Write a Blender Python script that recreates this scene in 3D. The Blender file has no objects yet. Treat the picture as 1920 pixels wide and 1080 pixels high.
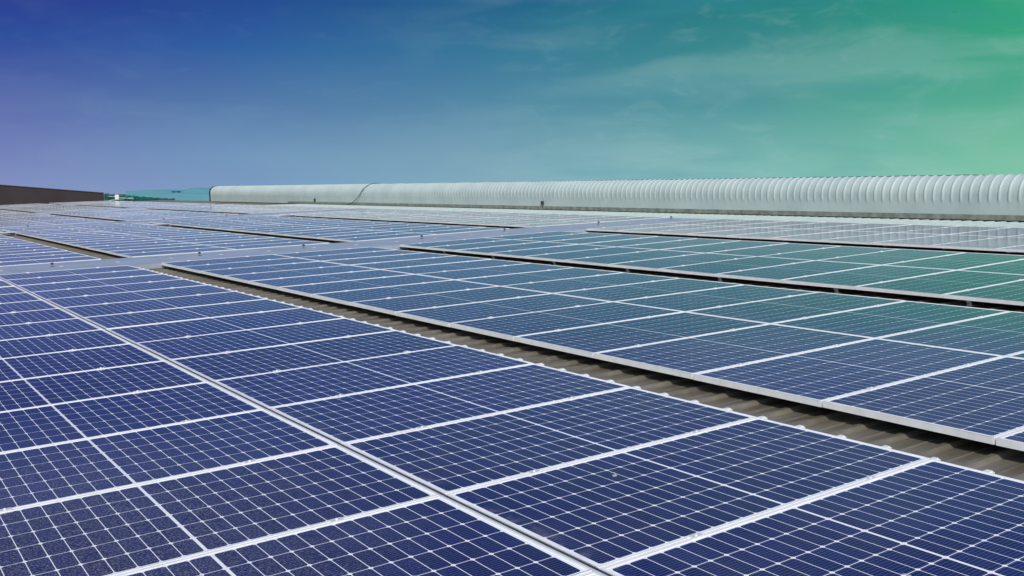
import bpy, bmesh, math, random
from mathutils import Vector, Matrix
C = bpy.context.scene
COL = C.collection
random.seed(7)
R = math.radians

# ------------------------------------------------------------------ camera, sky, sun, exposure
SLOPE = R(2.04)                      # the roof rises gently towards the ridge vent (+u)
H = 10.0                             # height of the panel plane above the ground at u = 0
CS, SN = math.cos(SLOPE), math.sin(SLOPE)


def P(u, v, h=0.0):                  # roof coordinates (across, along, above the panel tops) -> world
    return Vector((u * CS - h * SN, v, H + u * SN + h * CS))


def D3(a, b, c):
    return Vector((a * CS - c * SN, b, a * SN + c * CS))


FPX = 1829.6
RIGHT = D3(0.818, -0.574, -0.029).normalized()
FWD = D3(0.568, 0.815, -0.118).normalized()
FWD = (FWD - RIGHT * FWD.dot(RIGHT)).normalized()
UP = RIGHT.cross(FWD).normalized()
CAM_R = (0.8179, -0.5745, -0.029)
CAMPOS = P(-2.183, -2.629, 1.442)
cam_data = bpy.data.cameras.new('camera')
cam = bpy.data.objects.new('camera', cam_data)
COL.objects.link(cam)
cam_data.sensor_width = 36
cam_data.lens = 36 * FPX / 1920
cam_data.clip_end = 20000
cam_data.clip_start = 0.05
M = Matrix((RIGHT, UP, -FWD)).transposed().to_4x4()
M.translation = CAMPOS
cam.matrix_world = M
C.camera = cam


def project(p):                      # world -> pixels of the 1920 x 1080 photograph (for choosing what is in view)
    d = p - CAMPOS
    z = d.dot(FWD)
    if z < 0.05:
        return None
    return 960 + FPX * d.dot(RIGHT) / z, 540 - FPX * d.dot(UP) / z, z


SUN_AZ, SUN_EL = R(-148), R(44)        # azimuth from +v towards +u
sun_dir = Vector((math.sin(SUN_AZ) * math.cos(SUN_EL), math.cos(SUN_AZ) * math.cos(SUN_EL), math.sin(SUN_EL)))
sl = bpy.data.lights.new('sun', 'SUN')
sl.energy = 3.0
sl.angle = R(0.53)
sl.color = (1.0, 0.95, 0.88)
so = bpy.data.objects.new('sun', sl)
COL.objects.link(so)
so.rotation_euler = sun_dir.to_track_quat('Z', 'Y').to_euler()


def lin(c):
    return tuple(((x / 255) / 12.92 if x / 255 <= 0.04045 else ((x / 255 + 0.055) / 1.055) ** 2.4) for x in c) + (1,)


class NT:                            # a thin helper over a node tree
    def __init__(s, t):
        s.t = t

    def n(s, kind, **kw):
        x = s.t.nodes.new(kind)
        for k, v in kw.items():
            setattr(x, k, v)
        return x

    def link(s, a, b):
        s.t.links.new(a, b)

    def put(s, sock, v):
        if hasattr(v, 'links'):
            s.link(v, sock)
        elif v is not None:
            sock.default_value = v

    def m(s, op, a, b=None, c=None, clamp=False):
        x = s.n('ShaderNodeMath', operation=op, use_clamp=clamp)
        s.put(x.inputs[0], a)
        if b is not None:
            s.put(x.inputs[1], b)
        if c is not None:
            s.put(x.inputs[2], c)
        return x.outputs[0]

    def mix(s, f, a, b, blend='MIX'):
        x = s.n('ShaderNodeMix', data_type='RGBA', blend_type=blend)
        s.put(x.inputs[0], f)
        s.put(x.inputs[6], a)
        s.put(x.inputs[7], b)
        return x.outputs[2]

    def smooth(s, x, a, b, lo=0.0, hi=1.0):
        r = s.n('ShaderNodeMapRange', interpolation_type='SMOOTHSTEP')
        s.put(r.inputs[0], x)
        for i, q in enumerate((a, b, lo, hi)):
            r.inputs[i + 1].default_value = q
        return r.outputs[0]

    def noise(s, vec, scale, detail=3, rough=0.5, dist=0.0):
        x = s.n('ShaderNodeTexNoise')
        if vec is not None:
            s.link(vec, x.inputs['Vector'])
        x.inputs['Scale'].default_value = scale
        x.inputs['Detail'].default_value = detail
        x.inputs['Roughness'].default_value = rough
        x.inputs['Distortion'].default_value = dist
        return x.outputs[0]

    def xyz(s, x, y, z=0.0):
        c = s.n('ShaderNodeCombineXYZ')
        s.put(c.inputs[0], x)
        s.put(c.inputs[1], y)
        s.put(c.inputs[2], z)
        return c.outputs[0]


def build_world():
    w = bpy.data.worlds.new('World')
    C.world = w
    w.use_nodes = True
    t = w.node_tree
    t.nodes.clear()
    N = NT(t)
    out = N.n('ShaderNodeOutputWorld')
    sky = N.n('ShaderNodeTexSky', sky_type='NISHITA', sun_disc=False)
    sky.sun_elevation = SUN_EL
    sky.sun_rotation = SUN_AZ
    sky.air_density = 1.0
    sky.dust_density = 1.2
    b1 = N.n('ShaderNodeBackground')
    b1.inputs[1].default_value = 0.14
    N.link(sky.outputs[0], b1.inputs[0])
    # low sky: indigo in one quarter, sea green in the other, pale towards the horizon
    tc = N.n('ShaderNodeTexCoord')
    sep = N.n('ShaderNodeSeparateXYZ')
    N.link(tc.outputs['Generated'], sep.inputs[0])
    fh = Vector((FWD.x, FWD.y, 0)).normalized()
    rh = Vector((fh.y, -fh.x, 0))
    X, Y, Z = sep.outputs
    fr = N.m('ADD', N.m('MULTIPLY', X, rh.x), N.m('MULTIPLY', Y, rh.y))
    ff = N.m('ADD', N.m('MULTIPLY', X, fh.x), N.m('MULTIPLY', Y, fh.y))
    az = N.m('MULTIPLY', N.m('ARCTAN2', fr, ff), 180 / math.pi)
    el = N.m('MULTIPLY', N.m('ARCSINE', Z), 180 / math.pi)
    warp = N.xyz(N.m('MULTIPLY', az, 0.05), N.m('MULTIPLY', el, 0.16))
    wob = N.m('SUBTRACT', N.noise(warp, 1.0, 2), 0.5)
    azw = N.m('ADD', az, N.m('MULTIPLY', wob, 9.0))
    azn = N.m('ADD', N.m('MULTIPLY', azw, 1 / 80.0), 0.5, clamp=True)
    rows = [
        (0.0, [(134, 147, 194), (124, 156, 194), (132, 178, 190), (138, 194, 188), (132, 198, 170)]),
        (2.0, [(116, 131, 186), (114, 149, 188), (120, 165, 182), (120, 181, 174), (112, 189, 158)]),
        (5.0, [(84, 100, 170), (84, 122, 170), (84, 139, 165), (82, 152, 154), (82, 172, 142)]),
        (8.0, [(48, 78, 156), (50, 98, 160), (58, 122, 152), (58, 139, 138), (58, 166, 126)]),
        (10.6, [(36, 50, 140), (38, 78, 146), (38, 100, 138), (40, 130, 128), (44, 162, 118)]),
        (11.6, [(48, 70, 146), (50, 84, 152), (56, 96, 154), (66, 112, 158), (76, 124, 162)]),
        (16.0, [(62, 88, 154), (66, 96, 160), (74, 106, 166), (86, 118, 172), (94, 126, 176)]),
        (24.0, [(50, 74, 140), (52, 78, 144), (56, 84, 148), (60, 90, 150), (62, 92, 150)]),
    ]
    prev = None
    for i, (e, cols) in enumerate(rows):
        r = N.n('ShaderNodeValToRGB')
        r.color_ramp.interpolation = 'B_SPLINE' if False else 'EASE'
        els = r.color_ramp.elements
        pos = [0.5 + a / 80.0 for a in (-27.7, -14.7, 0, 14.7, 27.7)]
        while len(els) < 5:
            els.new(0.5)
        for k in range(5):
            els[k].position = pos[k]
            els[k].color = lin(cols[k])
        r.color_ramp.interpolation = 'LINEAR'
        N.link(azn, r.inputs[0])
        if prev is None:
            prev = r.outputs[0]
        else:
            f = N.n('ShaderNodeMapRange')
            N.put(f.inputs[0], el)
            f.inputs[1].default_value = rows[i - 1][0]
            f.inputs[2].default_value = e
            prev = N.mix(f.outputs[0], prev, r.outputs[0])
    # thin streaky cloud
    cv = N.xyz(N.m('MULTIPLY', az, 0.09), N.m('MULTIPLY', el, 0.36), 3.1)
    c1 = N.smooth(N.noise(cv, 1.0, 5, 0.5, 0.5), 0.42, 0.66)
    cv2 = N.xyz(N.m('MULTIPLY', az, 0.30), N.m('MULTIPLY', el, 0.75), 9.4)
    c2 = N.smooth(N.noise(cv2, 1.0, 5, 0.6, 0.8), 0.52, 0.75)
    side = N.smooth(az, -8.0, 12.0, 0.2, 1.0)
    cl = N.m('MULTIPLY', N.m('ADD', N.m('MULTIPLY', c1, 0.34), N.m('MULTIPLY', c2, 0.22)), side, clamp=True)
    light = N.mix(0.55, prev, (0.42, 0.62, 0.60, 1))
    low = N.mix(cl, prev, light)
    dk = N.smooth(N.noise(N.xyz(N.m('MULTIPLY', az, 0.06), N.m('MULTIPLY', el, 0.42), 21.0), 1.0, 5, 0.55, 0.5), 0.52, 0.74)
    low = N.mix(N.m('MULTIPLY', N.m('MULTIPLY', dk, 0.32), side), low, (0.055, 0.27, 0.36, 1))
    b2 = N.n('ShaderNodeBackground')
    N.link(low, b2.inputs[0])
    b2.inputs[1].default_value = 1.0
    ms = N.n('ShaderNodeMixShader')
    N.link(N.m('MAXIMUM', N.smooth(el, 24.0, 48.0), N.smooth(N.m('ABSOLUTE', az), 42.0, 70.0)), ms.inputs[0])
    N.link(b2.outputs[0], ms.inputs[1])
    N.link(b1.outputs[0], ms.inputs[2])
    N.link(ms.outputs[0], out.inputs[0])


build_world()
C.view_settings.view_transform = 'Standard'
C.view_settings.look = 'None'
C.view_settings.exposure = 0.0
C.view_settings.gamma = 1.0
C.cycles.max_bounces = 6

# ------------------------------------------------------------------ materials


def material(name):
    m = bpy.data.materials.new(name)
    m.use_nodes = True
    t = m.node_tree
    b = t.nodes['Principled BSDF']
    return m, NT(t), b


def simple(name, col, rough=0.6, metal=0.0, var=0.15, scale=3.0, bump=0.0):
    m, N, b = material(name)
    tc = N.n('ShaderNodeTexCoord')
    n = N.noise(tc.outputs['Object'], scale, 5, 0.6)
    lo = tuple(c * (1 - var) for c in col) + (1,)
    hi = tuple(min(1, c * (1 + var)) for c in col) + (1,)
    N.link(N.mix(N.smooth(n, 0.3, 0.7), lo, hi), b.inputs['Base Color'])
    b.inputs['Roughness'].default_value = rough
    b.inputs['Metallic'].default_value = metal
    return m


def mat_laminate():
    m, N, b = material('solar_glass')
    uv = N.n('ShaderNodeUVMap', uv_map='grid')
    sep = N.n('ShaderNodeSeparateXYZ')
    N.link(uv.outputs[0], sep.inputs[0])
    x, y = sep.outputs[0], sep.outputs[1]
    px, py, hg, X1, Y1 = 0.0848, 0.1707, 0.0055, 1.0231, 0.5121
    ax = N.m('SUBTRACT', N.m('ABSOLUTE', x), hg)
    cx = N.m('DIVIDE', ax, px)
    fx = N.m('FRACT', cx)
    dx = N.m('MULTIPLY', N.m('SUBTRACT', 0.5, N.m('ABSOLUTE', N.m('SUBTRACT', fx, 0.5))), px)
    yy = N.m('DIVIDE', N.m('ADD', y, Y1), py)
    fy = N.m('FRACT', yy)
    dy = N.m('MULTIPLY', N.m('SUBTRACT', 0.5, N.m('ABSOLUTE', N.m('SUBTRACT', fy, 0.5))), py)
    lx = N.m('LESS_THAN', dx, 0.0017)
    ly = N.m('LESS_THAN', dy, 0.0017)
    dia = N.m('LESS_THAN', N.m('ADD', dx, dy), 0.0125)
    ctr = N.m('LESS_THAN', ax, 0.0)
    mx = N.m('GREATER_THAN', N.m('ABSOLUTE', x), X1)
    my = N.m('GREATER_THAN', N.m('ABSOLUTE', y), Y1)
    w = lx
    for q in (ly, dia, ctr, mx, my):
        w = N.m('MAXIMUM', w, q)
    bus = N.m('LESS_THAN', N.m('ABSOLUTE', N.m('SUBTRACT', N.m('FRACT', N.m('MULTIPLY', fy, 10.0)), 0.5)), 0.045)
    # cell tone: per cell and per module
    oi = N.n('ShaderNodeObjectInfo')
    wn = N.n('ShaderNodeTexWhiteNoise', noise_dimensions='3D')
    N.link(N.xyz(N.m('FLOOR', N.m('DIVIDE', x, px)), N.m('FLOOR', yy), N.m('MULTIPLY', oi.outputs['Random'], 91.0)), wn.inputs[0])
    v = N.m('ADD', 0.84, N.m('MULTIPLY', wn.outputs[0], 0.32))
    v = N.m('MULTIPLY', v, N.m('ADD', 0.85, N.m('MULTIPLY', oi.outputs['Random'], 0.30)))
    cell = N.mix(1.0, (0.0062, 0.0115, 0.074, 1), N.xyz(v, v, v), 'MULTIPLY')
    cell = N.mix(N.m('MULTIPLY', bus, 0.28), cell, (0.42, 0.45, 0.52, 1))
    col = N.mix(w, cell, (0.84, 0.86, 0.89, 1))
    # dust film and specks
    geo = N.n('ShaderNodeNewGeometry')
    pos = geo.outputs['Position']
    d1 = N.smooth(N.noise(pos, 1.7, 6, 0.65, 0.4), 0.40, 0.78)
    sp = N.smooth(N.noise(pos, 190.0, 2, 0.5), 0.66, 0.80)
    spots = N.smooth(N.noise(pos, 23.0, 3, 0.6), 0.72, 0.80)
    dust_glare = N.m('ADD', N.m('ADD', N.m('MULTIPLY', d1, 0.036), N.m('MULTIPLY', sp, 0.12)), N.m('MULTIPLY', spots, 0.16), clamp=True)
    # dirt washed down to the low edge of each module, and speckled glare painted into the glass colour near the front
    edge = N.m('MULTIPLY', N.smooth(x, -0.93, -1.04), N.smooth(N.noise(pos, 9.0, 4, 0.7), 0.42, 0.7))
    sp2 = N.n('ShaderNodeSeparateXYZ')
    N.link(pos, sp2.inputs[0])
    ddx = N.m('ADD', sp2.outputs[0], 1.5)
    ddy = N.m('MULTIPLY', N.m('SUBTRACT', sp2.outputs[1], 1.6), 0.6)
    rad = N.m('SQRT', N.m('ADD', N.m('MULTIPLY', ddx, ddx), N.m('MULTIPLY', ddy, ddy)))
    glare_patch = N.m('MULTIPLY', N.smooth(N.m('ADD', rad, N.m('MULTIPLY', N.noise(pos, 2.0, 4), 0.8)), 2.1, 0.7), N.smooth(N.noise(pos, 120.0, 3, 0.7), 0.46, 0.68))
    dust_glare = N.m('ADD', dust_glare, N.m('ADD', N.m('MULTIPLY', edge, 0.30), N.m('MULTIPLY', glare_patch, 0.46)), clamp=True)
    col = N.mix(dust_glare, col, (0.35, 0.32, 0.31, 1))
    drop = N.smooth(N.noise(pos, 5.5, 3, 0.65, 0.6), 0.745, 0.765)
    col = N.mix(N.m('MULTIPLY', drop, 0.75), col, (0.62, 0.61, 0.58, 1))
    N.link(col, b.inputs['Base Color'])
    N.link(N.m('ADD', 0.075, N.m('MULTIPLY', d1, 0.06)), b.inputs['Roughness'])
    b.inputs['IOR'].default_value = 1.39
    b.inputs['Sheen Weight'].default_value = 0.15
    b.inputs['Sheen Roughness'].default_value = 0.22
    b.inputs['Sheen Tint'].default_value = (0.80, 0.87, 1.0, 1)
    # very faint waviness of the glass so reflections are not ruler-flat
    bp = N.n('ShaderNodeBump')
    bp.inputs['Strength'].default_value = 0.02
    bp.inputs['Distance'].default_value = 0.01
    N.link(N.noise(pos, 2.2, 2), bp.inputs['Height'])
    N.link(bp.outputs[0], b.inputs['Normal'])
    return m


def mat_frame():
    m, N, b = material('anodised_frame')
    tc = N.n('ShaderNodeTexCoord')
    n = N.noise(tc.outputs['Object'], 14.0, 4, 0.6)
    g = N.n('ShaderNodeNewGeometry')
    n2 = N.smooth(N.noise(g.outputs['Position'], 3.0, 5, 0.7), 0.45, 0.75)
    c = N.mix(N.smooth(n, 0.3, 0.75), (0.88, 0.89, 0.89, 1), (0.80, 0.80, 0.79, 1))
    c = N.mix(N.m('MULTIPLY', n2, 0.25), c, (0.60, 0.58, 0.54, 1))
    N.link(c, b.inputs['Base Color'])
    b.inputs['Metallic'].default_value = 0.15
    b.inputs['Roughness'].default_value = 0.32
    return m


def mat_roof():
    m, N, b = material('dusty_zinc_sheet')
    g = N.n('ShaderNodeNewGeometry')
    mp = N.n('ShaderNodeMapping')
    mp.inputs['Scale'].default_value = (0.25, 3.0, 3.0)
    N.link(g.outputs['Position'], mp.inputs['Vector'])
    n = N.noise(mp.outputs[0], 2.0, 7, 0.65, 0.3)
    n2 = N.noise(g.outputs['Position'], 30.0, 4, 0.6)
    c = N.mix(N.smooth(n, 0.32, 0.7), (0.145, 0.125, 0.092, 1), (0.24, 0.22, 0.175, 1))
    c = N.mix(N.m('MULTIPLY', N.smooth(n2, 0.5, 0.8), 0.4), c, (0.27, 0.24, 0.19, 1))
    N.link(c, b.inputs['Base Color'])
    b.inputs['Metallic'].default_value = 0.35
    N.link(N.m('ADD', 0.24, N.m('MULTIPLY', n, 0.18)), b.inputs['Roughness'])
    return m


def mat_vent():
    m, N, b = material('vent_sheet_paint')
    g = N.n('ShaderNodeNewGeometry')
    tc = N.n('ShaderNodeTexCoord')
    sep = N.n('ShaderNodeSeparateXYZ')
    N.link(tc.outputs['Object'], sep.inputs[0])
    # rain streaks: narrow along the wall, long down it, strongest low down
    mp = N.n('ShaderNodeMapping')
    mp.inputs['Scale'].default_value = (1.0, 5.0, 0.55)
    N.link(tc.outputs['Object'], mp.inputs['Vector'])
    st = N.smooth(N.noise(mp.outputs[0], 1.3, 5, 0.7), 0.60, 0.80)
    low = N.smooth(sep.outputs[2], 0.38, -0.02)
    n = N.smooth(N.noise(g.outputs['Position'], 0.9, 6, 0.6), 0.3, 0.7)
    c = N.mix(n, (0.39, 0.475, 0.455, 1), (0.46, 0.54, 0.52, 1))
    c = N.mix(N.m('MULTIPLY', N.m('MULTIPLY', st, low), 0.75), c, (0.20, 0.18, 0.15, 1))
    N.link(c, b.inputs['Base Color'])
    b.inputs['Roughness'].default_value = 0.4
    return m


MAT = {
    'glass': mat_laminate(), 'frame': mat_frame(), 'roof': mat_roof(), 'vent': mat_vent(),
    'clamp': simple('clamp_aluminium', (0.80, 0.81, 0.82), 0.35, 0.4, 0.08),
    'steel': simple('bolt_steel', (0.30, 0.30, 0.31), 0.4, 0.8),
    'walk': simple('walkway_sheet', (0.35, 0.40, 0.46), 0.34, 0.1, 0.10, 1.6),
    'flash': simple('flashing_sheet', (0.22, 0.24, 0.20), 0.6, 0.2, 0.30, 4.0),
    'trim': simple('dark_trim', (0.025, 0.026, 0.032), 0.5),
    'black': simple('gap_shade_black', (0.028, 0.03, 0.04), 0.55),
    'wall': simple('brown_render', (0.032, 0.025, 0.027), 0.85, 0, 0.12, 0.8),
    'cap': simple('wall_cap', (0.06, 0.05, 0.052), 0.7, 0, 0.15),
    'teal': simple('teal_cladding', (0.085, 0.27, 0.34), 0.6, 0, 0.06, 0.05),
    'tealroof': simple('teal_roof_sheet', (0.105, 0.32, 0.40), 0.5, 0.1, 0.06, 0.05),
    'white': simple('white_board', (0.75, 0.76, 0.78), 0.6, 0, 0.05),
    'white_plate': simple('white_plate', (0.78, 0.79, 0.80), 0.4, 0.2, 0.05),
    'apron': simple('apron_sheet', (0.46, 0.56, 0.53), 0.4, 0.1, 0.08),
    'hall': simple('hall_wall_sheet', (0.45, 0.46, 0.46), 0.6),
    'grass': simple('ground_scrub', (0.07, 0.085, 0.045), 0.95, 0, 0.4, 0.01),
}


def mat_net():
    m, N, b = material('green_net')
    tc = N.n('ShaderNodeTexCoord')
    n = N.smooth(N.noise(tc.outputs['Object'], 1.6, 5, 0.7, 1.2), 0.35, 0.7)
    c = N.mix(n, (0.006, 0.075, 0.072, 1), (0.012, 0.16, 0.145, 1))
    N.link(c, b.inputs['Base Color'])
    b.inputs['Roughness'].default_value = 0.9
    tr = N.n('ShaderNodeBsdfTranslucent')
    N.link(c, tr.inputs[0])
    ms = N.n('ShaderNodeMixShader')
    ms.inputs[0].default_value = 0.25
    N.link(b.outputs[0], ms.inputs[1])
    N.link(tr.outputs[0], ms.inputs[2])
    N.link(ms.outputs[0], N.t.nodes['Material Output'].inputs[0])
    return m


MAT['net'] = mat_net()

# ------------------------------------------------------------------ helpers


def box(bm, x0, x1, y0, y1, z0, z1):
    vs = [bm.verts.new(q) for q in ((x0, y0, z0), (x1, y0, z0), (x1, y1, z0), (x0, y1, z0),
                                    (x0, y0, z1), (x1, y0, z1), (x1, y1, z1), (x0, y1, z1))]
    for f in ((3, 2, 1, 0), (4, 5, 6, 7), (0, 1, 5, 4), (1, 2, 6, 5), (2, 3, 7, 6), (3, 0, 4, 7)):
        bm.faces.new([vs[i] for i in f])
    return vs


def lathe(bm, prof, cx=0, cy=0, n=14):
    rings = []
    for r, z in prof:
        rings.append([bm.verts.new((cx + r * math.cos(2 * math.pi * k / n), cy + r * math.sin(2 * math.pi * k / n), z)) for k in range(n)])
    for a, b in zip(rings, rings[1:]):
        for k in range(n):
            bm.faces.new((a[k], a[(k + 1) % n], b[(k + 1) % n], b[k]))
    bm.faces.new(rings[0][::-1])
    bm.faces.new(rings[-1])


def mesh_of(bm, name, mat, smooth=False):
    me = bpy.data.meshes.new(name)
    bm.normal_update()
    bm.to_mesh(me)
    bm.free()
    me.materials.append(mat)
    if smooth:
        for p in me.polygons:
            p.use_smooth = True
    return me


def obj(name, me, parent=None):
    o = bpy.data.objects.new(name, me)
    COL.objects.link(o)
    if parent:
        o.parent = parent
    return o


def on_roof(o, u, v, h=0.0, tilt=(0, 0)):
    o.location = P(u, v, h)
    o.rotation_euler = (tilt[0], -SLOPE + tilt[1], 0)
    return o


def tag(o, label, cat, group=None, kind=None):
    if label:
        o['label'] = label
    if cat:
        o['category'] = cat
    if group:
        o['group'] = group
    if kind:
        o['kind'] = kind
    return o


def thing(name, u, v, h, label, cat, group=None):
    o = obj(name, None)
    on_roof(o, u, v, h)
    return tag(o, label, cat, group)


ORD = ['first', 'second', 'third', 'fourth', 'fifth', 'sixth', 'seventh', 'eighth', 'ninth', 'tenth', 'eleventh',
       'twelfth', 'thirteenth', 'fourteenth', 'fifteenth', 'sixteenth', 'seventeenth', 'eighteenth']

# ------------------------------------------------------------------ ground and the building that carries the array
CREST, TROUGH, RIB = -0.098, -0.118, 0.27
VENT_U, VENT_V1 = 21.05, 69.3
bm = bmesh.new()
bmesh.ops.create_grid(bm, x_segments=8, y_segments=8, size=6000)
ground = obj('ground', mesh_of(bm, 'ground', MAT['grass']))
tag(ground, None, None, kind='structure')

def lift(u):                         # the sheet is not dead flat: the array beyond the black gap climbs a little, the last one sits level with its top
    if u < 7.5:
        return 0.0
    if u < 11.9:
        return 0.048 * (u - 7.5) / 4.4
    if u < 17.2:
        return 0.050
    return max(0.0, 0.050 * (20.5 - u) / 3.3)


hall = thing('factory_building', 0, 0, TROUGH, 'large factory hall whose ribbed metal roof carries the solar panels', 'building')
# ribbed roof sheet, ribs running up the slope
bm = bmesh.new()
pts = []
v = -9.45
while v < 84.3:
    for dv, z in ((0.0, CREST), (0.030, CREST), (0.052, TROUGH), (0.128, TROUGH), (0.134, TROUGH + 0.004), (0.144, TROUGH + 0.004), (0.150, TROUGH), (0.248, TROUGH)):
        pts.append((v + dv, z))
    v += RIB
U0R, U1R = -11.0, VENT_U + 1.0
rowsv = [[bm.verts.new((u, q[0], q[1] - TROUGH + lift(u))) for q in pts] for u in (U0R, 7.5, 11.9, 17.2, 20.5, U1R)]
for a, b_ in zip(rowsv, rowsv[1:]):
    for i in range(len(pts) - 1):
        bm.faces.new((a[i], b_[i], b_[i + 1], a[i + 1]))
roof = obj('roof', mesh_of(bm, 'roof', MAT['roof']), hall)
VEND = pts[-1][0]
bm = bmesh.new()                                                    # white caps added to stand for sunlit rib crowns along the gap edge
vs = [bm.verts.new(q) for q in ((0, -0.012, 0), (0.07, -0.012, 0), (0.07, 0.042, 0), (0, 0.042, 0),
                                (0.004, -0.004, 0.088), (0.066, -0.004, 0.088), (0.066, 0.034, 0.088), (0.004, 0.034, 0.088))]
for f in ((3, 2, 1, 0), (4, 5, 6, 7), (0, 1, 5, 4), (1, 2, 6, 5), (2, 3, 7, 6), (3, 0, 4, 7)):
    bm.faces.new([vs[i] for i in f])
bmesh.ops.bevel(bm, geom=[e for e in bm.edges if min(q.co.z for q in e.verts) > 0.05], offset=0.006, segments=2, affect='EDGES')
ME_RC = mesh_of(bm, 'lit_rib_cap', MAT['white_plate'])
for k in range(100):
    v = -9.45 + RIB * k
    if -2.2 < v < 15.0:
        o = obj('lit_rib_cap', ME_RC, hall)
        o.location = (2.108 + random.uniform(0, 0.006), v, CREST - TROUGH)
# walls below the roof and the far slope beyond the ridge
bm = bmesh.new()
box(bm, U0R + 0.3, U1R + 22, -9.2, VEND - 0.25, -9.6, -0.55)
obj('wall', mesh_of(bm, 'wall', MAT['hall']), hall)
bm = bmesh.new()
z1 = -22 * math.tan(2 * SLOPE)
vs = [bm.verts.new(q) for q in ((U1R, -9.45, 0), (U1R + 22, -9.45, z1), (U1R + 22, VEND, z1), (U1R, VEND, 0),
                                (U1R, -9.45, -.1), (U1R + 22, -9.45, z1 - .1), (U1R + 22, VEND, z1 - .1), (U1R, VEND, -.1))]
for f in ((0, 1, 2, 3), (7, 6, 5, 4), (0, 4, 5, 1), (1, 5, 6, 2), (2, 6, 7, 3), (3, 7, 4, 0)):
    bm.faces.new([vs[i] for i in f])
obj('far_roof_slope', mesh_of(bm, 'far_roof_slope', MAT['roof']), hall)

# ------------------------------------------------------------------ solar panels
PL, PW, PITCH, PH = 2.10, 1.070, 1.0804, 0.040
GRP = 'solar panels on the factory roof'


def make_frame():
    bm = bmesh.new()
    lip, lip2 = 0.0115, 0.011
    for (x0, x1, y0, y1) in ((-PL / 2, PL / 2, -PW / 2, -PW / 2 + lip), (-PL / 2, PL / 2, PW / 2 - lip, PW / 2),
                             (-PL / 2, -PL / 2 + lip2, -PW / 2 + lip, PW / 2 - lip), (PL / 2 - lip2, PL / 2, -PW / 2 + lip, PW / 2 - lip)):
        box(bm, x0, x1, y0, y1, -PH, 0)
    # return flange under the frame
    box(bm, -PL / 2 + lip, PL / 2 - lip, -PW / 2 + lip, -PW / 2 + 0.03, -PH, -PH + 0.002)
    box(bm, -PL / 2 + lip, PL / 2 - lip, PW / 2 - 0.03, PW / 2 - lip, -PH, -PH + 0.002)
    bmesh.ops.remove_doubles(bm, verts=bm.verts, dist=1e-6)
    # chamfer the outer top edges a little so they catch light
    eds = [e for e in bm.edges if len(e.link_faces) == 2 and all(abs(q.co.z) < 1e-5 for q in e.verts) and
           (all(abs(abs(q.co.x) - PL / 2) < 1e-5 for q in e.verts) or all(abs(abs(q.co.y) - PW / 2) < 1e-5 for q in e.verts))]
    bmesh.ops.bevel(bm, geom=eds, offset=0.0016, segments=1, affect='EDGES')
    return mesh_of(bm, 'frame', MAT['frame'])


def glass_box(bm, ox=0, oy=0, fn=None):
    lay = bm.loops.layers.uv.verify()
    lip = 0.0115
    x0, x1, y0, y1 = -PL / 2 + 0.011, PL / 2 - 0.011, -PW / 2 + lip, PW / 2 - lip
    f0 = len(bm.faces)
    vs = box(bm, x0, x1, y0, y1, -0.008, -0.0025)
    bm.faces.ensure_lookup_table()
    for f in bm.faces[f0:]:
        for l in f.loops:
            l[lay].uv = (l.vert.co.x, l.vert.co.y)
    return vs


def make_glass():
    bm = bmesh.new()
    lay = bm.loops.layers.uv.new('grid')
    glass_box(bm)
    return mesh_of(bm, 'solar_cells', MAT['glass'])


def make_clamp():
    bm = bmesh.new()
    g = (PITCH - PW) / 2
    box(bm, -0.028, 0.028, -0.012 - g, 0.012 + g, 0.0005, 0.0050)      # pressing plate over both frames
    box(bm, -0.028, 0.028, -g + 0.0015, g - 0.0015, -PH, 0.0005)       # web between the frames
    box(bm, -0.15, 0.15, -0.03, 0.03, -PH - 0.0545, -PH - 0.0005)      # mini rail standing on the ribs
    lathe(bm, [(0.006, 0.0050), (0.006, 0.010), (0.0045, 0.011)], n=8)
    return mesh_of(bm, 'clamp', MAT['clamp'])


ME_F, ME_G, ME_C = make_frame(), make_glass(), make_clamp()
bm = bmesh.new()
box(bm, -PL / 2 - 0.0285, -PL / 2 - 0.0100, -PITCH / 2, PITCH / 2, -0.030, -0.007)
ME_J = mesh_of(bm, 'joint_strip', MAT['clamp'])
bm = bmesh.new()
box(bm, -PL / 2 - 0.0090, -PL / 2 - 0.0010, -PITCH / 2, PITCH / 2, -0.035, -0.0035)
ME_S = mesh_of(bm, 'gap_shade_strip', MAT['black'])  # black strip added to stand for the shade between the two columns
# columns: near-left array, array right of the brown gap, array beyond the black gap, array beside the vent
def pitch_of(u):
    return math.atan((lift(u - 0.2) - lift(u + 0.2)) / 0.4)


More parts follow.
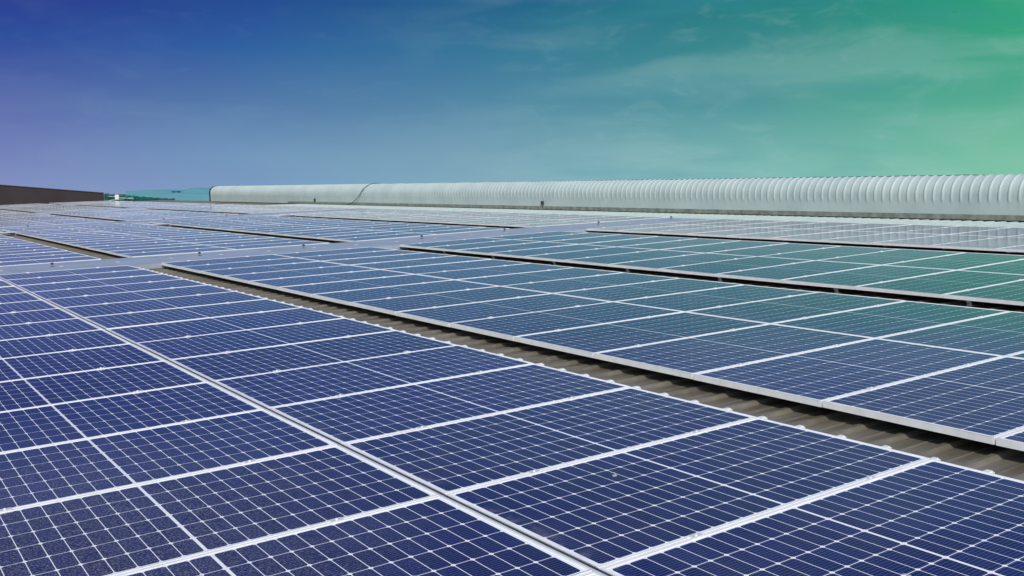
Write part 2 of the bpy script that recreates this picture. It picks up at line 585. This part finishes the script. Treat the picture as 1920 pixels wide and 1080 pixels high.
COLS = [(-2.13, 'left column', 'left of the brown gap'), (0.0, 'right column', 'left of the brown gap'),
        (2.68, 'left column', 'right of the brown gap'), (4.79, 'right column', 'right of the brown gap'),
        (7.555, 'left column', 'beyond the black gap'), (9.665, 'right column', 'beyond the black gap'),
        (12.60, 'left column', 'beside the ridge vent'), (14.92, 'right column', 'beside the ridge vent')]
SETS = [(-2 * PITCH, 16), (17.43, 16), (37.02, 16), (56.62, 16), (76.2, 7)]
BANDS = [(15.445, 17.41), (34.735, 37.0), (54.325, 56.60), (73.93, 76.18)]
cand = []
for si, (v0, nr) in enumerate(SETS):
    for k in range(nr):
        for ci, (u0, cn, an) in enumerate(COLS):
            sx_ = 1.1 if ci >= 6 else 1.0
            uc, vc = u0 + PL / 2 * sx_, v0 + (k + 0.5) * PITCH
            sy_ = 1.0
            if si == 0:                    # the rows spread out a touch towards the walkway
                sy_ = 1 + 0.0026 * max(vc, 0)
                vc += 0.0013 * max(vc, 0) ** 2
            q = [project(P(uc + sx * PL / 2 * sx_, vc + sy * PW / 2)) for sx, sy in ((-1, -1), (1, -1), (1, 1), (-1, 1))]
            if any(x is None for x in q):
                continue
            if max(x[0] for x in q) < -60 or min(x[0] for x in q) > 1980 or max(x[1] for x in q) < 0 or min(x[1] for x in q) > 1110:
                continue
            cl = [(min(max(x[0], 0), 1920), min(max(x[1], 0), 1080)) for x in q]
            ar = abs(sum(cl[i][0] * cl[(i + 1) % 4][1] - cl[(i + 1) % 4][0] * cl[i][1] for i in range(4))) / 2
            cand.append((ar, si, k, ci, uc, vc, sy_))
cand.sort(key=lambda c: -c[0])
near, rest = cand[:300], cand[300:]
first = None
for ar, si, k, ci, uc, vc, sy_ in near:
    u0, cn, an = COLS[ci]
    if si == 0:
        lab = 'solar panel, %s row before the nearest walkway, %s %s' % (ORD[SETS[0][1] - 1 - k], cn, an)
    else:
        lab = 'solar panel, %s row past the %s walkway, %s %s' % (ORD[k], ('', 'nearest', 'second', 'third', 'fourth')[si], cn, an)
    t = obj('solar_panel', None)
    on_roof(t, uc, vc, lift(uc) + random.uniform(-0.0012, 0.0012), (random.gauss(0, 0.0014), pitch_of(uc) + random.gauss(0, 0.0009)))
    t.scale = (1, sy_, 1)
    if ci >= 6:
        t.scale = (1.1, sy_, 1)          # the longer modules beside the vent
    tag(t, lab, 'solar panel', GRP)
    obj('frame', ME_F, t)
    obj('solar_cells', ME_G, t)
    if ci == 1 and si == 0:
        obj('joint_strip', ME_J, t)
        obj('gap_shade_strip', ME_S, t)
    for s in (-0.56, 0.555):
        c = obj('clamp', ME_C, t)
        c.location = (s + random.uniform(-0.012, 0.012), PITCH / 2, 0)
# the panels too far off to pick out one by one
bmF, bmG, bmC = bmesh.new(), bmesh.new(), bmesh.new()
lay = bmG.loops.layers.uv.new('grid')
for ar, si, k, ci, uc, vc, sy_ in rest:
    off = Vector((uc, vc, lift(uc) + random.uniform(-0.001, 0.001)))
    rx, ry = random.gauss(0, 0.0009), pitch_of(uc) + random.gauss(0, 0.0006)
    T = Matrix.Translation(off) @ Matrix.Rotation(rx, 4, 'X') @ Matrix.Rotation(ry, 4, 'Y') @ Matrix.Diagonal((1.1 if ci >= 6 else 1.0, 1, 1, 1))
    n0 = len(bmF.verts)
    bmF.from_mesh(ME_F)
    bmF.verts.ensure_lookup_table()
    for q in bmF.verts[n0:]:
        q.co = T @ q.co
    n0 = len(bmG.verts)
    bmG.from_mesh(ME_G)
    bmG.verts.ensure_lookup_table()
    for q in bmG.verts[n0:]:
        q.co = T @ q.co
    for s in (-0.56, 0.555):
        n0 = len(bmC.verts)
        bmC.from_mesh(ME_C)
        bmC.verts.ensure_lookup_table()
        T2 = Matrix.Translation(off + Vector((s, PITCH / 2, 0)))
        for q in bmC.verts[n0:]:
            q.co = T2 @ q.co
far = thing('distant_solar_panels', 0, 0, 0, 'far rows of small pale blue solar panels towards the back of the roof', 'solar panels')
far['kind'] = 'stuff'
for nm, bmx, mt in (('frames', bmF, 'frame'), ('solar_cells', bmG, 'glass'), ('clamps', bmC, 'clamp')):
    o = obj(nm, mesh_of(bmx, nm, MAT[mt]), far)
    o['kind'] = 'stuff'

# ------------------------------------------------------------------ pale walkways between the panel blocks
WLAB = ['pale metal walkway crossing the roof, nearest of the walkways', 'pale metal walkway crossing the roof, second from the camera',
        'pale metal walkway crossing the roof, third from the camera', 'pale metal walkway at the far end of the roof, farthest one']
WTOP = -0.012
for i, (v0, v1) in enumerate(BANDS):
    ua, ub = -4.3, 17.2
    w = thing('roof_walkway', ua, v0, CREST, WLAB[i], 'walkway', 'pale walkways between the panel blocks')
    n = 11
    step = (ub - ua) / n
    for k in range(n):
        for j in range(2):
            bm = bmesh.new()
            y0 = (v1 - v0) / 2 * j
            box(bm, k * step + 0.004, (k + 1) * step - 0.004, y0 + 0.003, y0 + (v1 - v0) / 2 - 0.003, 0.0, WTOP - CREST + 0.0012 * ((k * 7 + j * 3) % 3))
            for q in bm.verts:
                q.co.z += lift(ua + q.co.x)
            obj('walkway_plate', mesh_of(bm, 'walkway_plate', MAT['walk']), w)
    for k in range(n * 2):
        bm = bmesh.new()
        box(bm, -0.035, 0.035, -0.02, 0.02, 0, 0.006)
        c = obj('clamp', mesh_of(bm, 'clamp', MAT['clamp']), w)
        c.location = (k * step / 2 + 0.6, (v1 - v0) / 2, WTOP - CREST + 0.003 + lift(ua + k * step / 2 + 0.6))


def make_stud():
    b0 = bmesh.new()
    box(b0, -0.055, 0.055, -0.03, 0.03, 0, 0.008)
    b1 = bmesh.new()
    lathe(b1, [(0.011, 0.008), (0.011, 0.052)], n=10)
    b2 = bmesh.new()
    lathe(b2, [(0.030, 0.052), (0.046, 0.060), (0.046, 0.080), (0.036, 0.094), (0.014, 0.100)], n=14)
    return [('base_plate', mesh_of(b0, 'base_plate', MAT['black'])), ('post', mesh_of(b1, 'post', MAT['steel'])),
            ('cap', mesh_of(b2, 'cap', MAT['black'], True))]


STUD = make_stud()
studs = [(0, u) for u in (1.05, 3.72, 5.91, 8.78, 11.09, 14.08, 16.71)] + [(1, 3.64), (1, 8.41), (1, 10.9), (2, 10.66)]
cnt = {}
for bi, u in studs:
    k = cnt.get(bi, 0)
    cnt[bi] = k + 1
    lab = ('small black capped post on the nearest walkway, %s from the left' % ORD[k] if bi == 0 else
           'tiny black capped post on the second walkway, %s from the left' % ORD[k] if bi == 1 else
           'tiny black capped post on the third walkway')
    t = thing('anchor_post', u, BANDS[bi][0] + 1.0 + 0.02 * u, WTOP + 0.0035 + lift(u), lab, 'post', 'black posts along the walkways')
    t.scale = (0.62, 0.62, 0.75)
    for nm, me in STUD:
        obj(nm, me, t)

# plates bridging the gaps
for u0, u1, v, lab in ((2.10, 2.68, 32.2, 'white plate bridging the gap at the left edge of the photo'),
                       (6.89, 7.555, 32.4, 'white plate bridging the middle black gap behind the nearest walkway'),
                       (11.77, 12.60, 33.4, 'white plate bridging the thin black gap nearest the ridge vent')):
    bm = bmesh.new()
    box(bm, 0.004, u1 - u0 - 0.004, -0.38, 0.38, -0.006, 0.0)
    box(bm, 0.004, 0.010, -0.38, 0.38, CREST, -0.006)
    box(bm, u1 - u0 - 0.010, u1 - u0 - 0.004, -0.38, 0.38, CREST, -0.006)
    o = obj('bridge_plate', mesh_of(bm, 'bridge_plate', MAT['white_plate']))
    on_roof(o, u0, v, lift(u0))
    tag(o, lab, 'plate', 'white plates bridging the gaps')

# Z brackets under the edge of the array beyond the black gap
bm = bmesh.new()
box(bm, -0.012, 0.055, -0.025, 0.025, 0.0, 0.005)
box(bm, -0.012, -0.007, -0.025, 0.025, 0.005, 0.052)
box(bm, -0.035, -0.012, -0.025, 0.025, 0.047, 0.052)
lathe(bm, [(0.010, 0.005), (0.010, 0.014)], cx=0.025, n=8)
ME_Z = mesh_of(bm, 'mounting_bracket', MAT['steel'])
for k, v in enumerate((1.55, 2.95, 4.6, 6.45, 8.3, 10.1, 11.9, 13.6)):
    o = obj('mounting_bracket', ME_Z)
    on_roof(o, 7.555 - 0.001, v, CREST + 0.0005)
    tag(o, 'small steel bracket in the black gap under the frame edge, %s from the right' % ORD[k], 'bracket', 'steel brackets in the black gap')

# ------------------------------------------------------------------ ridge vent
V0 = 1.0
vent = thing('ridge_vent', VENT_U, V0, 0.0, 'long pale ridge vent with curved ribbed metal hood along the roof', 'ridge vent')
prof = []
for z in (-0.055, 0.05, 0.2, 0.33, 0.37, 0.41, 0.45, 0.5, 0.55):
    prof.append((0.0, z, 0.0, 0.0))
ra, rz = 0.50, 0.47
for k in range(1, 15):
    t_ = math.pi / 2 * k / 14
    prof.append((ra - ra * math.cos(t_), 0.55 + rz * math.sin(t_), math.cos(t_), math.sin(t_)))
for k in range(1, 9):
    t_ = math.pi / 2 + math.pi / 2 * k / 8
    prof.append((ra - ra * math.cos(t_), 0.55 + rz * math.sin(t_), math.cos(t_), math.sin(t_)))
prof.append((2 * ra, -0.13, -1, 0))


def amp(z, i):
    return max(0.0, min(1.0, (z - 0.33) / 0.12)) if i > 1 else 0.0


bm = bmesh.new()
VR = 0.245
shape = [(0.0, 0.0), (0.45, 0.0), (0.60, 0.06), (0.67, 0.35), (0.73, 0.85), (0.79, 1.0), (0.85, 0.85), (0.91, 0.35), (0.96, 0.05)]
vv = []
v = 0.0
while v + V0 < VENT_V1:
    for s, hgt in shape:
        vv.append((v + s * VR, hgt))
    v += VR
L_END = vv[-1][0]
cols = []
for v, hgt in vv:
    row = []
    for i, (x, z, nx, nz) in enumerate(prof):
        A_ = amp(z, i) * 0.022 * hgt
        n_x = -1.0 if i < 9 else -nx
        row.append(bm.verts.new((x + n_x * A_, v, z + (nz * A_ if i >= 9 else 0))))
    cols.append(row)
for a, b in zip(cols, cols[1:]):
    for i in range(len(prof) - 1):
        bm.faces.new((a[i], a[i + 1], b[i + 1], b[i]))
hood = obj('curved_hood', mesh_of(bm, 'curved_hood', MAT['vent'], True), vent)
bm = bmesh.new()                                                    # base flashing in lapped lengths
x = 0.0
k = 0
while x < 52.0:
    box(bm, -0.03 - 0.002 * (k % 2), -0.001, x, x + 2.43, -0.060, 0.068)
    x += 2.43
    k += 1
obj('base_flashing', mesh_of(bm, 'base_flashing', MAT['flash']), vent)
bm = bmesh.new()                                                    # white ribbed apron between the last panels and the hood
pts = []
v = 0.0
while v < 51.5:
    for dv, z in ((0.0, -0.125), (0.165, -0.125), (0.190, -0.080), (0.262, -0.080)):
        pts.append((v + dv, z))
    v += 0.287
ra_ = [bm.verts.new((17.27 - VENT_U, q[0], q[1] + 0.040)) for q in pts]
rb_ = [bm.verts.new((-0.034, q[0], q[1])) for q in pts]
for i in range(len(pts) - 1):
    bm.faces.new((ra_[i], rb_[i], rb_[i + 1], ra_[i + 1]))
obj('ribbed_apron', mesh_of(bm, 'ribbed_apron', MAT['apron']), vent)
bm = bmesh.new()                                                    # dark trim round the far end of the hood
ring0, ring1, ring2, ring3 = [], [], [], []
for (x, z, nx, nz), i in zip(prof, range(99)):
    n_x, n_z = (-1.0, 0.0) if i < 9 else (-nx, nz)
    ring0.append(bm.verts.new((x + n_x * 0.035, L_END - 0.15, z + n_z * 0.035)))
    ring1.append(bm.verts.new((x + n_x * 0.035, L_END + 0.06, z + n_z * 0.035)))
for i in range(len(prof) - 1):
    bm.faces.new((ring0[i], ring0[i + 1], ring1[i + 1], ring1[i]))
bm.faces.new(ring1)
bm.faces.new(ring0[::-1])
obj('end_trim', mesh_of(bm, 'end_trim', MAT['trim']), vent)


def tube(bm, pts, r, n=6):
    rings = []
    for i, p in enumerate(pts):
        d = (pts[min(i + 1, len(pts) - 1)] - pts[max(i - 1, 0)]).normalized()
        a = d.orthogonal().normalized() if abs(d.z) > 0.95 else d.cross(Vector((0, 0, 1))).normalized()
        b = d.cross(a)
        rr = r[i] if isinstance(r, list) else r
        rings.append([bm.verts.new(p + rr * (a * math.cos(2 * math.pi * k / n) + b * math.sin(2 * math.pi * k / n))) for k in range(n)])
    for a, b in zip(rings, rings[1:]):
        for k in range(n):
            bm.faces.new((a[k], a[(k + 1) % n], b[(k + 1) % n], b[k]))
    bm.faces.new(rings[0][::-1])
    bm.faces.new(rings[-1])


def hood_pt(s, lift=0.04):           # a point on the hood: s = 0 wall foot, 1 = crest
    if s < 0.5:
        return (-lift, -0.05 + s / 0.5 * 0.60)
    t_ = (s - 0.5) / 0.5 * math.pi / 2
    return (ra - (ra + lift) * math.cos(t_), 0.55 + (rz + lift) * math.sin(t_))


bm = bmesh.new()
cab = []
for k in range(25):                  # droops away from the wall foot, then climbs the hood
    f = k / 24
    x, z = hood_pt(f, 0.045)
    cab.append(Vector((x - 0.10 * (1 - f) ** 3, 45.9 - V0 - 2.2 * f ** 0.55, z)))
for k in range(1, 60):
    cab.append(Vector((ra + 0.03 * math.sin(k * 1.7), 43.7 - V0 - k * 0.56, 0.55 + rz + 0.012 + 0.006 * math.sin(k * 2.3))))
tube(bm, cab, [0.017] * 25 + [0.008] * (len(cab) - 25))
o = obj('cable', mesh_of(bm, 'cable', MAT['black'], True))
on_roof(o, VENT_U, V0, 0)
tag(o, 'thin black cable climbing the ridge vent and running along its crest', 'cable')
bm = bmesh.new()
box(bm, -0.13, 0.0, -0.09, 0.09, 0.0, 0.24)
bmesh.ops.bevel(bm, geom=bm.edges[:], offset=0.012, segments=2, affect='EDGES')
ME_B = mesh_of(bm, 'junction_box', MAT['black'])
bm = bmesh.new()
lathe(bm, [(0.018, -0.20), (0.018, 0.0)], cx=-0.06, n=8)
ME_T = mesh_of(bm, 'conduit', MAT['trim'])
for v, h, sc, lab in ((28.4, 0.12, 0.62, 'dark box on the ridge vent wall, middle of the photo'),
                      (50.4, 0.10, 0.6, 'small dark box on the far part of the ridge vent wall, left of the cable')):
    t = thing('junction_box', VENT_U, v, h, lab, 'box', 'dark boxes on the vent wall')
    t.scale = (sc, sc, sc)
    obj('box_body', ME_B, t)
    obj('conduit', ME_T, t)

# ------------------------------------------------------------------ far end of the roof: dark wall, green net, sign
WV = 84.55


def wall_top(u):
    return 1.582 - (u - 9.284) * (1.582 - 0.668) / (17.04 - 9.284)


bm = bmesh.new()
ua, ub = -6.0, 17.0
for y in (0.0, 0.25):
    for u in (ua, ub):
        for z in (-1.5, wall_top(u)):
            bm.verts.new((u, y, z))
bm.verts.ensure_lookup_table()
for f in ((0, 1, 3, 2), (4, 6, 7, 5), (0, 4, 5, 1), (2, 3, 7, 6), (1, 5, 7, 3), (0, 2, 6, 4)):
    bm.faces.new([bm.verts[i] for i in f])
bmesh.ops.recalc_face_normals(bm, faces=bm.faces)
wall = thing('parapet_wall', 0, WV, 0, 'dark brown wall with sloping top at the far left of the roof', 'wall')
obj('wall_body', mesh_of(bm, 'wall_body', MAT['wall']), wall)
bm = bmesh.new()
vs = []
for y in (-0.05, 0.30):
    for u in (ua, ub + 0.05):
        for dz in (0.002, 0.06):
            vs.append(bm.verts.new((u, y, wall_top(u) + dz)))
for f in ((0, 1, 3, 2), (4, 6, 7, 5), (0, 4, 5, 1), (2, 3, 7, 6), (1, 5, 7, 3), (0, 2, 6, 4)):
    bm.faces.new([vs[i] for i in f])
bmesh.ops.recalc_face_normals(bm, faces=bm.faces)
obj('coping', mesh_of(bm, 'coping', MAT['cap']), wall)

net = thing('safety_net', 0, WV, 0, 'green safety net tapering away from the dark wall end', 'net')
bm = bmesh.new()
NU, NZ = 46, 8
g = []
for i in range(NU + 1):
    u = 17.08 + (22.9 - 17.08) * i / NU
    t_ = max(wall_top(u) - 0.03, 0.0)
    row = []
    for j in range(NZ + 1):
        z = -1.0 + (t_ + 1.0) * j / NZ
        y = 0.1 + 0.09 * math.sin(i * 0.9 + j * 0.7) + 0.05 * math.sin(i * 2.3 - j)
        row.append(bm.verts.new((u, y, z + (0.03 * math.sin(i * 1.3) if j == NZ else 0))))
    g.append(row)
for i in range(NU):
    for j in range(NZ):
        bm.faces.new((g[i][j], g[i + 1][j], g[i + 1][j + 1], g[i][j + 1]))
no = obj('netting', mesh_of(bm, 'netting', MAT['net'], True), net)
sm = no.modifiers.new('thickness', 'SOLIDIFY')
sm.thickness = 0.012
for u in (17.35, 19.35):
    bm = bmesh.new()
    tube(bm, [Vector((u, -0.14, -1.0)), Vector((u, -0.14, wall_top(u) + 0.05))], 0.035, 8)
    obj('post', mesh_of(bm, 'post', MAT['net']), net)
bm = bmesh.new()
tube(bm, [Vector((17.3, -0.12, 0.05)), Vector((19.4, -0.12, 0.22))], 0.02, 6)
tube(bm, [Vector((17.3, -0.16, 0.42)), Vector((19.4, -0.16, 0.10))], 0.02, 6)
obj('brace', mesh_of(bm, 'brace', MAT['clamp']), net)
bm = bmesh.new()
box(bm, -0.16, 0.16, -0.012, 0.012, 0.0, 0.42)
bmesh.ops.bevel(bm, geom=[e for e in bm.edges if abs(e.verts[0].co.y - e.verts[1].co.y) > 0.01], offset=0.03, segments=2, affect='EDGES')
sg = obj('white_board', mesh_of(bm, 'white_board', MAT['white']))
on_roof(sg, 18.0, WV - 0.20, 0.10)
tag(sg, 'small white board hung on the green safety net', 'sign')

# ------------------------------------------------------------------ distant teal sheds


def ray_pt(x, y, depth):
    return CAMPOS + FWD * depth + RIGHT * ((x - 960) / FPX * depth) + UP * ((540 - y) / FPX * depth)


def shed(name, x0, x1, xr, ytop_e, ytop_r, depth, length, label, chim=None):
    a, b = ray_pt(x0, ytop_e, depth), ray_pt(x1, ytop_e, depth)
    r = ray_pt(xr, ytop_r, depth)
    wdt = (b - a).length
    t = obj(name, None)
    t.location = (a.x, a.y, 0)
    ang = math.atan2(b.y - a.y, b.x - a.x)
    t.rotation_euler = (0, 0, ang)
    tag(t, label, 'building', 'teal sheds beyond the roof')
    ze, zr = a.z, r.z
    xr_ = (r - a).length if xr > x0 else 0
    xr_ = (xr - x0) / (x1 - x0) * wdt
    bm = bmesh.new()
    f = [bm.verts.new(q) for q in ((0, 0, 0), (wdt, 0, 0), (wdt, 0, ze), (xr_, 0, zr), (0, 0, ze))]
    bk = [bm.verts.new((q.co.x, length, q.co.z)) for q in f]
    bm.faces.new(f)
    bm.faces.new(bk[::-1])
    for i in range(5):
        if i in (2, 3):
            continue
        bm.faces.new((f[(i + 1) % 5], f[i], bk[i], bk[(i + 1) % 5]))
    obj('wall', mesh_of(bm, 'wall', MAT['teal']), t)
    bm = bmesh.new()
    for (xa, za, xb, zb) in ((-0.5, ze - 0.1, xr_, zr + 0.02), (xr_, zr + 0.02, wdt + 0.5, ze - 0.1)):
        vs = [bm.verts.new(q) for q in ((xa, -0.06, za), (xb, -0.06, zb), (xb, length + 0.6, zb), (xa, length + 0.6, za),
                                        (xa, -0.06, za + .12), (xb, -0.06, zb + .12), (xb, length + 0.6, zb + .12), (xa, length + 0.6, za + .12))]
        for q in ((3, 2, 1, 0), (4, 5, 6, 7), (0, 1, 5, 4), (1, 2, 6, 5), (2, 3, 7, 6), (3, 0, 4, 7)):
            bm.faces.new([vs[i] for i in q])
    obj('roof', mesh_of(bm, 'roof', MAT['tealroof']), t)
    return t, wdt


shed('teal_shed', 236, 322, 300, 358.5, 356.0, 420, 45, 'hazy teal shed with a long flat roof behind the green net')
shed('teal_shed', 336, 420, 364, 358.5, 352.5, 430, 50, 'hazy teal shed with a low gable beside the ridge vent end')
shed('teal_shed', 248, 430, 330, 363.0, 361.6, 400, 10, 'low hazy teal shed in front of the two taller ones')
bm = bmesh.new()
lathe(bm, [(0.35, 0), (0.35, 11.2), (0.12, 11.3), (0.08, 13.2)], n=8)
o = obj('mast', mesh_of(bm, 'mast', MAT['tealroof']))
q = ray_pt(330, 360, 410)
o.location = (q.x, q.y, 0)
tag(o, 'thin mast between the two hazy teal sheds', 'mast')
